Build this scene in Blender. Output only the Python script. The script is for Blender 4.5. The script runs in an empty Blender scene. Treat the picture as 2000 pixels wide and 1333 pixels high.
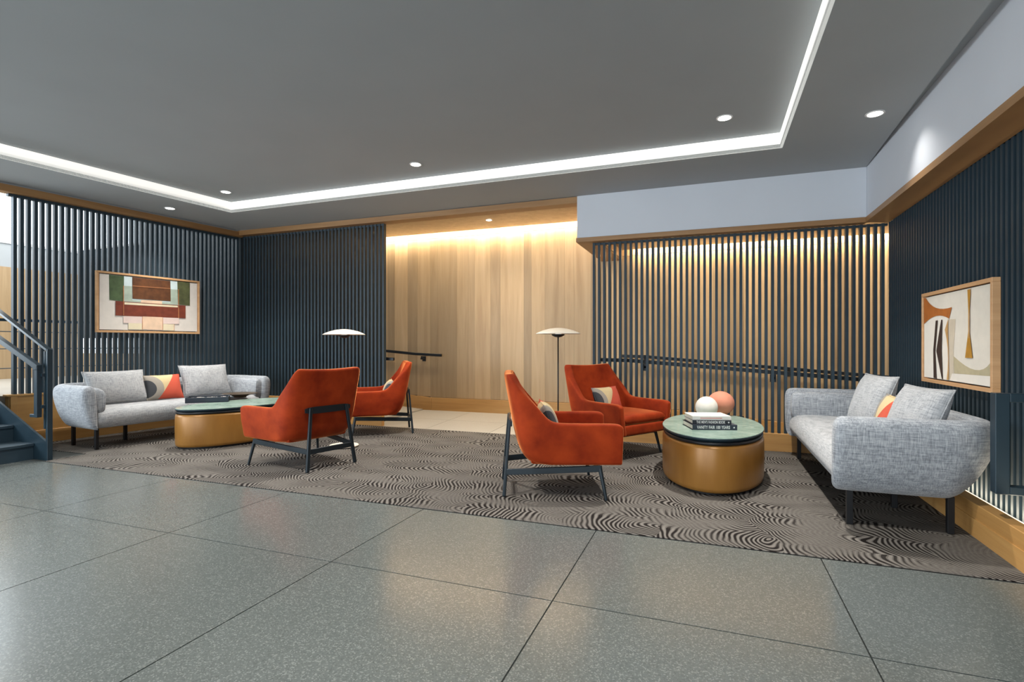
import bpy, bmesh, math, random
from mathutils import Vector, Matrix
random.seed(7)
SC = bpy.context.scene
COL = SC.collection
PI = math.pi

# ------------------------------------------------------------------ camera, world, light, exposure
# world x runs along the back wall, y towards it, the camera stands at the origin
TH = math.radians(20.67)
cam = bpy.data.cameras.new('camera')
cam.sensor_width = 36; cam.lens = 1035/2000*36; cam.shift_y = 0.00375; cam.clip_start = .05
co = bpy.data.objects.new('camera', cam); COL.objects.link(co)
co.location = (0, 0, 1.1); co.rotation_euler = (PI/2, 0, TH)
SC.camera = co
SC.view_settings.view_transform = 'Standard'; SC.view_settings.look = 'None'
SC.view_settings.gamma = 1; SC.view_settings.use_curve_mapping = False
SC.view_settings.exposure = 0.0

W = bpy.data.worlds.new('world'); SC.world = W; W.use_nodes = True
bg = W.node_tree.nodes['Background']
bg.inputs[0].default_value = (.80, .90, 1.0, 1); bg.inputs[1].default_value = .95

def area(name, loc, rot, sx, sy, power, col, spread=180):
    l = bpy.data.lights.new(name, 'AREA'); l.shape = 'RECTANGLE'; l.size = sx; l.size_y = sy
    l.energy = power; l.color = col; l.spread = math.radians(spread)
    o = bpy.data.objects.new(name, l); COL.objects.link(o); o.location = loc; o.rotation_euler = rot
    return o
def spot(name, loc, target, power, col, ang, blend=.5, rad=.04):
    l = bpy.data.lights.new(name, 'SPOT'); l.energy = power; l.color = col
    l.spot_size = math.radians(ang); l.spot_blend = blend; l.shadow_soft_size = rad
    o = bpy.data.objects.new(name, l); COL.objects.link(o); o.location = loc
    d = Vector(target) - Vector(loc); o.rotation_euler = d.to_track_quat('-Z', 'Y').to_euler()
    return o
DAY = (.86, .94, 1.0); NEUT = (1, .96, .90); WARM = (1, .87, .66)
# further downlights of the same ceiling, outside the frame
for sx_ in (-4.6, -2.2, .2):
    for sy_ in (2.4, .2): spot('downlight_beam', (sx_, sy_, 2.93), (sx_, sy_, 0), 300 if sy_ > 1 else 160, NEUT, 100, 1.0)
# fill panels added on the open side behind the camera; no windows built there
area('front_fill_light', (-2.2, -4.2, 1.7), (PI/2, 0, 0), 9, 2.4, 300, DAY)
area('front_fill_light', (-8.6, -4.2, 1.9), (PI/2, 0, -.12), 3.4, 2.6, 260, DAY)  # added to brighten the left slats and sofa end
area('stair_window_light', (-9.6, .8, 2.6), (PI/2, 0, -PI/2+.6), 3.5, 2.6, 330, DAY)
area('stair_fill_light', (-9.0, 4.4, 4.1), (0, 0, 0), 2.4, 3.0, 160, (1, .95, .88))  # fill added over the raised lobby to lift its dim far wall
# warm led strips washing the oak wall
area('led_wash_light', (-2.9, 7.425, 2.90), (math.radians(14), 0, 0), 5.2, .05, 78, WARM)
area('led_wash_light', (1.3, 7.425, 2.45), (math.radians(14), 0, 0), 4.6, .05, 66, WARM)

# fill spots added in the passage to lift its dark oak wall
for sx_, sz_ in ((-.4, 2.39), (.7, 2.39), (1.8, 2.39), (2.9, 2.39), (-2.0, 2.84), (-3.9, 2.84)):
    spot('passage_fill_beam', (sx_, 6.75, sz_), (sx_, 7.2, 0), 42, (1, .88, .70), 150, 1.0)

# ------------------------------------------------------------------ coordinate help
CU, CV = math.cos(TH), math.sin(TH)
def from_cam(X, Z): return (CU*X - CV*Z, CV*X + CU*Z)
def floor_at(px, py, h=0.0):
    Z = 1035*(1.1-h)/(py-674); return from_cam((px-1000)/1035*Z, Z)

# ------------------------------------------------------------------ materials
class NT:
    def __init__(s, name):
        s.m = bpy.data.materials.new(name); s.m.use_nodes = True
        s.t = s.m.node_tree; s.n = s.t.nodes; s.b = s.n['Principled BSDF']
    def add(s, typ, **kw):
        o = s.n.new(typ)
        for k, v in kw.items(): setattr(o, k, v)
        return o
    def link(s, a, b): s.t.links.new(a, b)
    def val(s, sock, v):
        if hasattr(v, 'is_output') or isinstance(v, bpy.types.NodeSocket): s.link(v, sock)
        else: sock.default_value = v
    def math(s, op, a, b=0.0, c=0.0):
        o = s.add('ShaderNodeMath', operation=op)
        s.val(o.inputs[0], a); s.val(o.inputs[1], b); s.val(o.inputs[2], c)
        return o.outputs[0]
    def mix(s, f, a, b, mode='MIX'):
        o = s.add('ShaderNodeMix', data_type='RGBA', blend_type=mode)
        s.val(o.inputs[0], f); s.val(o.inputs[6], a); s.val(o.inputs[7], b)
        return o.outputs[2]
    def coord(s, kind='Object', scale=(1, 1, 1), rot=(0, 0, 0)):
        c = s.add('ShaderNodeTexCoord') if kind != 'World' else s.add('ShaderNodeNewGeometry')
        m = s.add('ShaderNodeMapping'); m.inputs['Scale'].default_value = scale; m.inputs['Rotation'].default_value = rot
        s.link(c.outputs['Position' if kind == 'World' else kind], m.inputs[0]); return m.outputs[0]
    def noise(s, vec, scale, detail=3, rough=.5, dist=0, out=0):
        o = s.add('ShaderNodeTexNoise'); s.link(vec, o.inputs['Vector'])
        o.inputs['Scale'].default_value = scale; o.inputs['Detail'].default_value = detail
        o.inputs['Roughness'].default_value = rough; o.inputs['Distortion'].default_value = dist
        return o.outputs[out]
    def ramp(s, f, stops):
        o = s.add('ShaderNodeValToRGB'); s.val(o.inputs[0], f)
        e = o.color_ramp.elements
        while len(e) > 1: e.remove(e[0])
        e[0].position = stops[0][0]; e[0].color = c4(stops[0][1])
        for p, c in stops[1:]:
            k = e.new(p); k.color = c4(c)
        return o.outputs[0]
    def bump(s, h, strength=.2, dist=.01):
        o = s.add('ShaderNodeBump'); s.val(o.inputs['Height'], h)
        o.inputs['Strength'].default_value = strength; o.inputs['Distance'].default_value = dist
        s.link(o.outputs[0], s.b.inputs['Normal'])
    def set(s, **kw):
        for k, v in kw.items():
            s.val(s.b.inputs[k.replace('_', ' ')], v)
        return s.m
def c4(c): return (c[0], c[1], c[2], 1) if not isinstance(c, (int, float)) else (c, c, c, 1)
def srgb(r, g, b):
    f = lambda v: (v/255/12.92) if v <= 10 else ((v/255+.055)/1.055)**2.4
    return (f(r), f(g), f(b), 1)
def plain(name, col, rough=.5, metal=0, var=.08, scale=8, bump=0, spec=.5):
    t = NT(name); v = t.coord('Object'); n = t.noise(v, scale, 4)
    dark = tuple(x*(1-var) for x in col[:3])+(1,); lite = tuple(min(1, x*(1+var)) for x in col[:3])+(1,)
    t.set(Base_Color=t.ramp(n, [(.3, dark), (.7, lite)]), Roughness=rough, Metallic=metal)
    t.b.inputs['Specular IOR Level'].default_value = spec
    if bump: t.bump(t.noise(v, scale*20, 3), bump, .002)
    return t.m
def emis(name, col, st):
    t = NT(name); t.set(Base_Color=c4(col), Emission_Color=c4(col), Emission_Strength=st); return t.m
def wood(name, c1, c2, c3, vert=True, var=.0, rough=.45):
    t = NT(name)
    sc = (9, 9, .55) if vert else (.6, .6, 9)
    v = t.coord('World', sc)
    oi = t.add('ShaderNodeObjectInfo')
    if var:
        va = t.add('ShaderNodeVectorMath', operation='ADD'); t.link(v, va.inputs[0])
        cm = t.add('ShaderNodeCombineXYZ'); r = t.math('MULTIPLY', oi.outputs['Random'], 40)
        t.link(r, cm.inputs[0]); t.link(r, cm.inputs[2]); t.link(cm.outputs[0], va.inputs[1]); v = va.outputs[0]
    n = t.noise(v, 1.2, 5, .6, .6)
    f = t.noise(t.coord('World', (160, 160, 3) if vert else (3, 3, 160)), 1, 3, .6)
    base = t.ramp(n, [(.25, c1), (.5, c2), (.78, c3)])
    base = t.mix(t.math('MULTIPLY', f, .35), base, c4([x*.62 for x in c1[:3]]))
    if var:
        b = t.math('ADD', 1-var, t.math('MULTIPLY', oi.outputs['Random'], 2*var))
        bb = t.add('ShaderNodeCombineColor')
        for i in range(3): t.link(b, bb.inputs[i])
        base = t.mix(1.0, base, bb.outputs[0], 'MULTIPLY')
    t.set(Base_Color=base, Roughness=rough); t.bump(f, .08, .001)
    return t.m

M = {}
M['plaster'] = plain('ceiling_plaster', (.355, .38, .395), .9, var=.02, scale=2)
M['soffit'] = plain('soffit_plaster', (.60, .63, .68), .85, var=.02, scale=2)
M['oak_wall'] = wood('oak_veneer', srgb(168, 139, 102), srgb(188, 160, 122), srgb(202, 175, 138), True, .26)
M['oak_trim'] = wood('oak_trim', srgb(140, 100, 60), srgb(160, 120, 76), srgb(176, 136, 90), False, 0)
M['oak_base'] = wood('oak_base', srgb(176, 128, 70), srgb(198, 150, 88), srgb(212, 168, 106), False, 0)
M['oak_frame'] = wood('oak_frame', srgb(196, 150, 104), srgb(214, 168, 122), srgb(226, 182, 136), False, 0)
M['navy'] = plain('navy_slat_paint', (.026, .045, .060), .5, var=.12, scale=3, spec=.3)
M['navy_dark'] = plain('navy_wall_paint', (.010, .016, .022), .7, var=.1, scale=3)
M['navy_metal'] = plain('navy_metal', (.016, .034, .048), .38, metal=.2, var=.1)
M['frame_metal'] = plain('chair_metal', (.012, .020, .026), .38, metal=.3, var=.1)
M['black_metal'] = plain('black_metal', (.010, .011, .013), .4, metal=.3, var=.1)
M['cream_metal'] = plain('cream_metal', (.80, .71, .58), .45, var=.03)
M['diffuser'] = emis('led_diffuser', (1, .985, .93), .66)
M['lip_glow'] = emis('lit_lip_plaster', (1, .985, .93), .47)  # tray lip plaster, the light on it put in as emission
M['led_warm'] = emis('led_warm', (1, .80, .50), 4)
M['led_soft'] = emis('led_soft', (1, .86, .62), 1.6)
M['lamp'] = emis('downlight_lens', (1, .97, .92), 6)
M['window'] = emis('bright_window', (.83, .92, 1.0), 1.15)
M['white'] = plain('white_rim', (.7, .7, .7), .5)

def terrazzo(name, c, cl, cd, rough):
    t = NT(name); v = t.coord('World')
    vo = t.add('ShaderNodeTexVoronoi'); t.link(v, vo.inputs['Vector']); vo.inputs['Scale'].default_value = 210
    sx = t.add('ShaderNodeSeparateColor'); t.link(vo.outputs['Color'], sx.inputs[0])
    base = t.ramp(sx.outputs[0], [(0, cd), (.35, c), (.80, c), (.90, cl), (1, cl)])
    n = t.noise(v, 1.1, 4)
    base = t.mix(t.math('MULTIPLY', n, .15), base, c4([x*.8 for x in c[:3]]))
    oi = t.add('ShaderNodeObjectInfo')
    base = t.mix(t.math('MULTIPLY', oi.outputs['Random'], .12), base, c4([x*.6 for x in c[:3]]))
    r = t.math('ADD', rough-.05, t.math('MULTIPLY', t.noise(v, .8, 2), .05))
    t.set(Base_Color=base, Roughness=r); t.b.inputs['Specular IOR Level'].default_value = .6
    return t.m
M['terrazzo'] = terrazzo('terrazzo', (.118, .132, .125, 1), (.205, .22, .21, 1), (.088, .098, .093, 1), .24)
M['stone'] = terrazzo('pale_stone', (.40, .375, .33, 1), (.46, .43, .38, 1), (.36, .335, .29, 1), .45)
M['grout'] = plain('grout', (.040, .045, .042), .8)

def carpet_mat():
    t = NT('patterned_carpet')
    v = t.coord('World')
    VM = lambda op, a, b=None, c=None: _vm(t, op, a, b, c)
    nz = t.noise(v, 1.6, 2, .5, 0, 1)
    p = VM('MULTIPLY_ADD', nz, (.42, .42, 0), v)
    q = VM('MULTIPLY', p, (2.0, 3.3, 0))
    vo = t.add('ShaderNodeTexVoronoi', feature='F1', voronoi_dimensions='2D'); t.link(q, vo.inputs['Vector']); vo.inputs['Scale'].default_value = 1
    c = VM('ADD', vo.outputs['Position'], (.62, .25, 0))
    d = VM('MULTIPLY', VM('SUBTRACT', q, c), (.5, .36, 0))
    ln = t.add('ShaderNodeVectorMath', operation='LENGTH'); t.link(d, ln.inputs[0])
    dist = t.math('ADD', ln.outputs['Value'], t.math('MULTIPLY', t.noise(v, 5, 1), .03))
    s1 = t.math('SINE', t.math('MULTIPLY', dist, 2*PI/.030))
    amp = t.noise(t.coord('World', (2.6, 4.2, 0)), 1.0, 1, .4)
    amp = t.ramp(amp, [(.38, (0, 0, 0)), (.57, (1, 1, 1))])
    th = t.math('SUBTRACT', .88, t.math('MULTIPLY', amp, .82))
    ln1 = t.math('MULTIPLY', t.math('SUBTRACT', s1, th), 3.5); ln1.node.use_clamp = True
    line = t.math('MULTIPLY', ln1, t.math('MULTIPLY_ADD', amp, .55, .45))
    base = t.mix(t.noise(v, 60, 3, .7), (.070, .063, .056, 1), (.20, .182, .162, 1))
    mott = t.noise(t.coord('World', (3, 14, 1)), 5, 4, .7)
    base = t.mix(t.math('MULTIPLY', mott, .55), base, (.062, .055, .048, 1))
    halo = t.math('MULTIPLY', t.math('LESS_THAN', s1, -.55), t.math('MULTIPLY_ADD', amp, .42, .14))
    base = t.mix(halo, base, (.25, .23, .205, 1))
    col = t.mix(line, base, (.013, .010, .009, 1))
    t.set(Base_Color=col, Roughness=.95); t.b.inputs['Specular IOR Level'].default_value = .15
    h = t.math('SUBTRACT', t.noise(v, 300, 2), t.math('MULTIPLY', line, 1.2)); t.bump(h, .5, .004)
    return t.m
def _vm(t, op, a, b=None, c=None):
    o = t.add('ShaderNodeVectorMath', operation=op)
    for i, x in enumerate((a, b, c)):
        if x is not None: t.val(o.inputs[i], x)
    return o.outputs[0]
M['carpet'] = carpet_mat()

def linen_mat(name, c1, c2, c3):
    t = NT(name)
    a = t.noise(t.coord('Object', (14, 14, 160)), 1, 4, .7)
    b = t.noise(t.coord('Object', (150, 150, 10)), 1, 4, .7)
    f = t.math('MULTIPLY_ADD', a, .5, t.math('MULTIPLY', b, .5))
    col = t.ramp(f, [(.38, c1), (.50, c2), (.62, c3)])
    t.set(Base_Color=col, Roughness=.9, Sheen_Weight=.25); t.b.inputs['Specular IOR Level'].default_value = .2
    t.bump(t.math('ADD', a, b), .35, .003)
    return t.m
M['linen'] = linen_mat('grey_woven_linen', (.15, .165, .185, 1), (.30, .32, .345, 1), (.47, .49, .51, 1))
M['linen_light'] = linen_mat('pale_grey_linen', (.21, .22, .23, 1), (.37, .38, .39, 1), (.50, .50, .505, 1))

def velvet():
    t = NT('orange_velvet'); v = t.coord('Object')
    n = t.noise(v, 5, 4, .6)
    lw = t.add('ShaderNodeLayerWeight'); lw.inputs[0].default_value = .35
    col = t.ramp(n, [(.3, (.20, .017, .003)), (.7, (.37, .043, .007))])
    t.set(Base_Color=col, Roughness=.75, Sheen_Weight=1.0, Sheen_Roughness=.30, Sheen_Tint=(1, .36, .12, 1))
    t.b.inputs['Specular IOR Level'].default_value = .15
    t.bump(t.noise(v, 90, 3), .12, .002)
    return t.m
M['velvet'] = velvet()
def ochre():
    t = NT('ochre_leather'); v = t.coord('Object', (3, 3, .7)); n = t.noise(v, 2, 4, .6)
    t.set(Base_Color=t.ramp(n, [(.3, (.27, .118, .022)), (.7, (.36, .170, .036))]), Roughness=.34, Metallic=.15)
    t.bump(t.noise(t.coord('Object'), 160, 3), .06, .001); return t.m
M['ochre'] = ochre()
def marble():
    t = NT('green_marble'); v = t.coord('Object'); n = t.noise(v, 6, 8, .7, 1.2)
    t.set(Base_Color=t.ramp(n, [(.3, (.17, .25, .20)), (.5, (.26, .36, .30)), (.7, (.36, .45, .38))]), Roughness=.22); return t.m
M['marble'] = marble()

def pattern_mat(flip=1, cx=.22, r1=.11, r2=.19, cc=.02):
    # colour blocks of the cushions: charcoal disc, taupe ring, sand field, coral corner
    t = NT('colour_block_fabric')
    tc = t.add('ShaderNodeTexCoord'); sp = t.add('ShaderNodeSeparateXYZ'); t.link(tc.outputs['Object'], sp.inputs[0])
    x = t.math('MULTIPLY', sp.outputs[0], flip); z = sp.outputs[2]
    d = t.math('SQRT', t.math('ADD', t.math('POWER', t.math('ADD', x, cx), 2), t.math('POWER', t.math('ADD', z, .02), 2)))
    in1 = t.math('LESS_THAN', d, r1); in2 = t.math('LESS_THAN', d, r2)
    cor = t.math('GREATER_THAN', t.math('SUBTRACT', x, t.math('MULTIPLY', z, .75)), cc)
    c = t.mix(in2, srgb(214, 192, 146), srgb(158, 150, 138))
    c = t.mix(in1, c, srgb(58, 60, 64))
    c = t.mix(cor, c, srgb(206, 84, 58))
    w = t.noise(t.coord('Object', (60, 60, 200)), 1, 3, .7)
    c = t.mix(t.math('MULTIPLY', w, .25), c, (.05, .05, .05, 1))
    t.set(Base_Color=c, Roughness=.9); t.bump(w, .2, .002); return t.m
M['pattern'] = pattern_mat(1); M['pattern_flip'] = pattern_mat(-1)
M['pattern_chair'] = pattern_mat(-1, .25, .12, .17, .0)
M['pattern_chair_b'] = pattern_mat(1, .20, .10, .15, .12)
M['sphere_white'] = plain('white_plaster_ball', (.72, .67, .60), .8, var=.04, bump=.3)
M['sphere_pink'] = plain('terracotta_ball', (.62, .24, .15), .8, var=.06, bump=.3)
M['book_navy'] = plain('navy_book_cloth', (.022, .030, .045), .55)
M['book_black'] = plain('black_book_cloth', (.014, .016, .024), .5)
M['book_white'] = plain('cream_book_jacket', (.78, .74, .68), .5, var=.03)
M['pages'] = plain('book_pages', (.66, .62, .54), .8)
M['ink_white'] = plain('white_lettering', (.75, .75, .72), .6, var=.01)
M['ink_red'] = plain('red_lettering', (.6, .12, .08), .6, var=.01)
M['bronze'] = plain('dark_bronze', (.09, .068, .048), .5, metal=.3, var=.2)

# ------------------------------------------------------------------ mesh help
class MB:
    def __init__(s): s.v = []; s.f = []; s.mi = []
    def add(s, vs, fs, mi=0):
        o = len(s.v); s.v += [tuple(p) for p in vs]; s.f += [tuple(i+o for i in f) for f in fs]; s.mi += [mi]*len(fs)
        return s
    def box(s, x0, x1, y0, y1, z0, z1, mi=0):
        vs = [(x0,y0,z0),(x1,y0,z0),(x1,y1,z0),(x0,y1,z0),(x0,y0,z1),(x1,y0,z1),(x1,y1,z1),(x0,y1,z1)]
        return s.add(vs, [(0,3,2,1),(4,5,6,7),(0,1,5,4),(1,2,6,5),(2,3,7,6),(3,0,4,7)], mi)
    def prism(s, pts, z0, z1, mi=0):
        n = len(pts); a = sum(pts[i][0]*pts[(i+1)%n][1]-pts[(i+1)%n][0]*pts[i][1] for i in range(n))
        if a < 0: pts = pts[::-1]
        vs = [(x,y,z0) for x,y in pts]+[(x,y,z1) for x,y in pts]
        fs = [tuple(range(n))[::-1], tuple(range(n, 2*n))]+[(i,(i+1)%n,(i+1)%n+n,i+n) for i in range(n)]
        return s.add(vs, fs, mi)
    def bar(s, p, q, w, d, up=(0,0,1), mi=0, w2=None, d2=None):
        p, q = Vector(p), Vector(q); a = (q-p).normalized(); up = Vector(up)
        r = a.cross(up).normalized(); u = r.cross(a).normalized()
        w2 = w if w2 is None else w2; d2 = d if d2 is None else d2
        vs = []
        for c, ww, dd in ((p, w, d), (q, w2, d2)):
            for i, j in ((-1,-1),(1,-1),(1,1),(-1,1)): vs.append(c + r*(i*ww/2) + u*(j*dd/2))
        return s.add(vs, [(3,2,1,0),(4,5,6,7),(0,1,5,4),(1,2,6,5),(2,3,7,6),(3,0,4,7)], mi)
    def cyl(s, p, q, r1, r2=None, n=16, mi=0):
        p, q = Vector(p), Vector(q); a = (q-p).normalized(); t = Vector((1,0,0)) if abs(a.x) < .9 else Vector((0,1,0))
        r = a.cross(t).normalized(); u = r.cross(a); r2 = r1 if r2 is None else r2
        vs = [p+(r*math.cos(k*2*PI/n)+u*math.sin(k*2*PI/n))*r1 for k in range(n)]
        vs += [q+(r*math.cos(k*2*PI/n)+u*math.sin(k*2*PI/n))*r2 for k in range(n)]
        return s.add(vs, [tuple(range(n)), tuple(range(2*n-1, n-1, -1))]+[(i, i+n, (i+1)%n+n, (i+1)%n) for i in range(n)], mi)
    def lathe(s, prof, n=48, ex=1, ey=1, mi=0, power=2):
        vs = []; fs = []
        for r, z in prof:
            for k in range(n):
                a = k*2*PI/n; c, d = math.cos(a), math.sin(a)
                c = math.copysign(abs(c)**(2/power), c); d = math.copysign(abs(d)**(2/power), d)
                if isinstance(r, tuple): vs.append((r[0]*c, r[1]*d, z))
                else: vs.append((r*c*ex, r*d*ey, z))
        m = len(prof)
        for i in range(m-1):
            for k in range(n): fs.append((i*n+k, i*n+(k+1)%n, (i+1)*n+(k+1)%n, (i+1)*n+k))
        fs.append(tuple(range(n))[::-1]); fs.append(tuple(range((m-1)*n, m*n)))
        return s.add(vs, fs, mi)
    def mesh(s, name, mats, smooth=False):
        me = bpy.data.meshes.new(name); me.from_pydata(s.v, [], s.f)
        for m in (mats if isinstance(mats, (list, tuple)) else [mats]): me.materials.append(m)
        me.polygons.foreach_set('material_index', s.mi)
        bm = bmesh.new(); bm.from_mesh(me); bmesh.ops.recalc_face_normals(bm, faces=bm.faces); bm.to_mesh(me); bm.free()
        if smooth: me.polygons.foreach_set('use_smooth', [True]*len(me.polygons))
        me.update(); return me
def link(name, me, parent=None, loc=None, rot=None, kind=None):
    o = bpy.data.objects.new(name, me); COL.objects.link(o)
    if parent: o.parent = parent
    if loc: o.location = loc
    if rot: o.rotation_euler = rot
    if kind: o['kind'] = kind
    return o
def obj(name, mb, mats, parent=None, loc=None, rot=None, kind=None, smooth=False, bevel=0, seg=2, sub=0, ang=None):
    o = link(name, mb.mesh(name, mats, smooth), parent, loc, rot, kind)
    if bevel:
        m = o.modifiers.new('bevel', 'BEVEL'); m.width = bevel; m.segments = seg; m.limit_method = 'ANGLE'; m.angle_limit = math.radians(ang or 35)
    if sub:
        m = o.modifiers.new('sub', 'SUBSURF'); m.levels = sub; m.render_levels = sub
    return o
def tag(o, label, cat, group=None):
    o['label'] = label; o['category'] = cat
    if group: o['group'] = group
    return o
def thing(name, label, cat, loc=(0,0,0), rz=0, group=None):
    o = bpy.data.objects.new(name, None); COL.objects.link(o); o.location = loc; o.rotation_euler = (0, 0, rz)
    o.empty_display_size = .1
    return tag(o, label, cat, group)
def struct(name, mb, mats, **kw): return obj(name, mb, mats, kind='structure', **kw)
def copy_tree(o, parent=None):
    c = o.copy(); COL.objects.link(c)
    if parent: c.parent = parent
    for ch in list(o.children): copy_tree(ch, c)
    return c

# ------------------------------------------------------------------ layout numbers
CARPET0, CARPET1 = 3.115, 6.05            # carpet edges (y)
BL = Vector((-6.70, 6.05)); LD = Vector((.124, .992)).normalized()   # left wall: corner and direction
LN = Vector((LD.y, -LD.x))                 # into the room
def left(s, off=0.0): p = BL - LD*s + LN*off; return (p.x, p.y)
YB = 6.10                                  # front face of the back screens
XR = 1.60                                  # front face of the right wall's slats
WALLY = 7.50
ZC, ZT = 2.82, 2.95                        # ceiling and tray heights

# ------------------------------------------------------------------ floor
flo = struct('floor', MB().box(-11.5, 4.2, -5, 9, -.32, -.245), M['grout'])
sub = obj('screed', MB().prism([(-11.5, -5), (4.2, -5), (4.2, CARPET0), (-11.5, CARPET0)], -.245, -.012), M['grout'], flo)
TP = 1.165; x0 = -1.806; y0 = 2.19
tile_me = {}
def tile(xa, xb, ya, yb, mat, z0=-.02, z1=0, g=.003, name='tile', pts=None):
    mb = MB().prism([(xa+g, ya+g), (xb-g, ya+g), (xb-g, yb-g), (xa+g, yb-g)], z0, z1)
    return obj(name, mb, mat, flo)
for i in range(-6, 5):
    for j in range(-6, 1):
        xa = x0+i*TP; ya = y0+j*TP
        yb = min(ya+TP, CARPET0-.004) if j < 0 else CARPET0-.004
        if j == 0: ya = y0
        if xa+TP < -8.9 or ya < -4.9: continue
        tile(xa, min(xa+TP, 4.2), ya, yb, M['terrazzo'])
obj('screed', MB().prism([(-8.2, CARPET0), (1.6, CARPET0), (1.6, 6.3), (-8.2, 6.3)], -.245, -.001), M['grout'], flo)
# carpet
cp = [(-6.0, CARPET0)]
cpoly = [(1.40, CARPET0), (1.40, CARPET1), (BL.x+.03, CARPET1), left(2.60, .012), (-5.87, left(2.6)[1]), (-5.87, CARPET0)]
tag(obj('carpet', MB().prism(cpoly, 0, .006), M['carpet'], bevel=.003, seg=1),
    'grey-brown carpet with black curving line pattern under the seating', 'carpet')
# stone landing and the ramps on both sides of it
xl = [-4.35, -3.50, -2.60, -1.70, -.95]
def quad_slab(pts, dz=.05):   # pts: four (x, y, z)
    mb = MB(); vs = [(x, y, z-dz) for x, y, z in pts]+[(x, y, z) for x, y, z in pts]
    return mb.add(vs, [(3,2,1,0),(4,5,6,7),(0,1,5,4),(1,2,6,5),(2,3,7,6),(3,0,4,7)])
LZ = .055
def ramp_z(x):
    if x < -4.2: return LZ + (-4.2-x)/14
    if x > -.95: return LZ - (x+.95)/13
    return LZ
for a, b in zip(xl[:-1], xl[1:]):
    g = .003
    obj('tile', quad_slab([(a+g, CARPET1+.003, 0), (b-g, CARPET1+.003, 0), (b-g, 6.75, LZ*.5), (a+g, 6.75, LZ*.5)]), M['stone'], flo)
    obj('tile', quad_slab([(a+g, 6.756, LZ*.5), (b-g, 6.756, LZ*.5), (b-g, WALLY, LZ), (a+g, WALLY, LZ)]), M['stone'], flo)
k = -4.353
while k > -7.4:
    obj('tile', quad_slab([(k-.9, YB+.06, ramp_z(k-.9)), (k-.006, YB+.06, ramp_z(k)), (k-.006, WALLY, ramp_z(k)), (k-.9, WALLY, ramp_z(k-.9))]), M['stone'], flo); k -= .9
k = -.95
while k < 3.6:
    obj('tile', quad_slab([(k+.006, YB+.06, ramp_z(k)), (k+.9, YB+.06, ramp_z(k+.9)), (k+.9, WALLY, ramp_z(k+.9)), (k+.006, WALLY, ramp_z(k))]), M['stone'], flo); k += .9

# ------------------------------------------------------------------ ceiling with its tray and light strip
# tray outline
TR = Vector((.555, 5.14)); TL_ = Vector((-5.83, 5.14))
def trayleft(y): return TL_.x + (y-TL_.y)*.125
yf = -4.6
tray = [(TR.x, yf), (TR.x, TR.y), (TL_.x, TL_.y), (trayleft(yf), yf)]
Lo = left(12, -.1)
mb = MB()
mb.prism([(TR.x, yf), (XR-.20-.36, yf), (XR-.205, 6.0), (TR.x, 6.0)], ZC, ZC+.03)
mb.prism([(XR-.6, yf), (XR-.20, yf), (XR-.20, 6.0), (XR-.3, 6.0)], ZC+.045, ZC+.06)
mb.prism([(TL_.x, TL_.y), (TR.x, TR.y), (TR.x, 6.0), (TL_.x, 6.0)], ZC, ZC+.03)
mb.prism([(trayleft(yf), yf), (TL_.x, TL_.y), (TL_.x, 6.0), left(.05, 0), left(10.8, 0)], ZC, ZC+.03)
mb.prism([(-8.5, -5), (1.7, -5), (1.7, 6.2), left(0, .0), left(11, .0)], ZT+.05, ZT+.1)   # upper slab
ceil = struct('ceiling', mb, M['plaster'])
obj('tray_panel', MB().prism([(TR.x+.02, yf), (TR.x+.02, TR.y+.02), (TL_.x-.02, TL_.y+.02), (trayleft(yf)-.02, yf)], ZT, ZT+.03), M['plaster'], ceil)
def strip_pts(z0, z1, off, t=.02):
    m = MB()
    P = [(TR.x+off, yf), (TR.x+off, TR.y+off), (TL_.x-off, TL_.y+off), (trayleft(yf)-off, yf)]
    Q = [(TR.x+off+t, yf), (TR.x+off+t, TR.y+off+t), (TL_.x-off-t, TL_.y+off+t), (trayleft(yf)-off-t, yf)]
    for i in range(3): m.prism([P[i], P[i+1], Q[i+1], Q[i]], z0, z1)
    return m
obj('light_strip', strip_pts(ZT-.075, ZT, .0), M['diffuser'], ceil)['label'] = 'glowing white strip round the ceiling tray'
obj('tray_lip_glow', strip_pts(ZC, ZT-.075, .0), M['lip_glow'], ceil)['label'] = 'plaster lip under the glowing strip, light on it put in as glow'  # plaster lip given its own glow in place of strip light falling on it

# perimeter plaster + oak trims
# left: plaster face above oak band
def lbox(s0, s1, o0, o1, z0, z1, mb=None):
    mb = mb or MB(); return mb.prism([left(s0, o0), left(s1, o0), left(s1, o1), left(s0, o1)], z0, z1)
struct('trim_1', lbox(-.02, 6.4, -.07, .06, 2.725, 2.80), M['oak_trim'])
struct('trim_2', lbox(-.02, 6.4, -.07, .035, 2.80, 2.85), M['plaster'])
XS = -1.46                                 # left end of the dropped soffit
struct('trim_3', MB().box(-6.75, XS, 6.0, 6.17, 2.745, 2.815), M['oak_trim'])
struct('trim_4', MB().box(-6.75, XS, 6.03, 6.17, 2.815, 2.86), M['plaster'])
# soffit over the right screen and along the right wall
YS = 6.00; XSR = XR-.20
mb = MB().box(XS, XSR, YS, 6.16, 2.335, 2.86)
struct('trim_5', mb, M['soffit'], bevel=.003, seg=1)
struct('trim_6', MB().box(XSR, XR+.1, -4.6, 6.16, 2.335, 2.95), M['soffit'], bevel=.003, seg=1)
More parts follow.
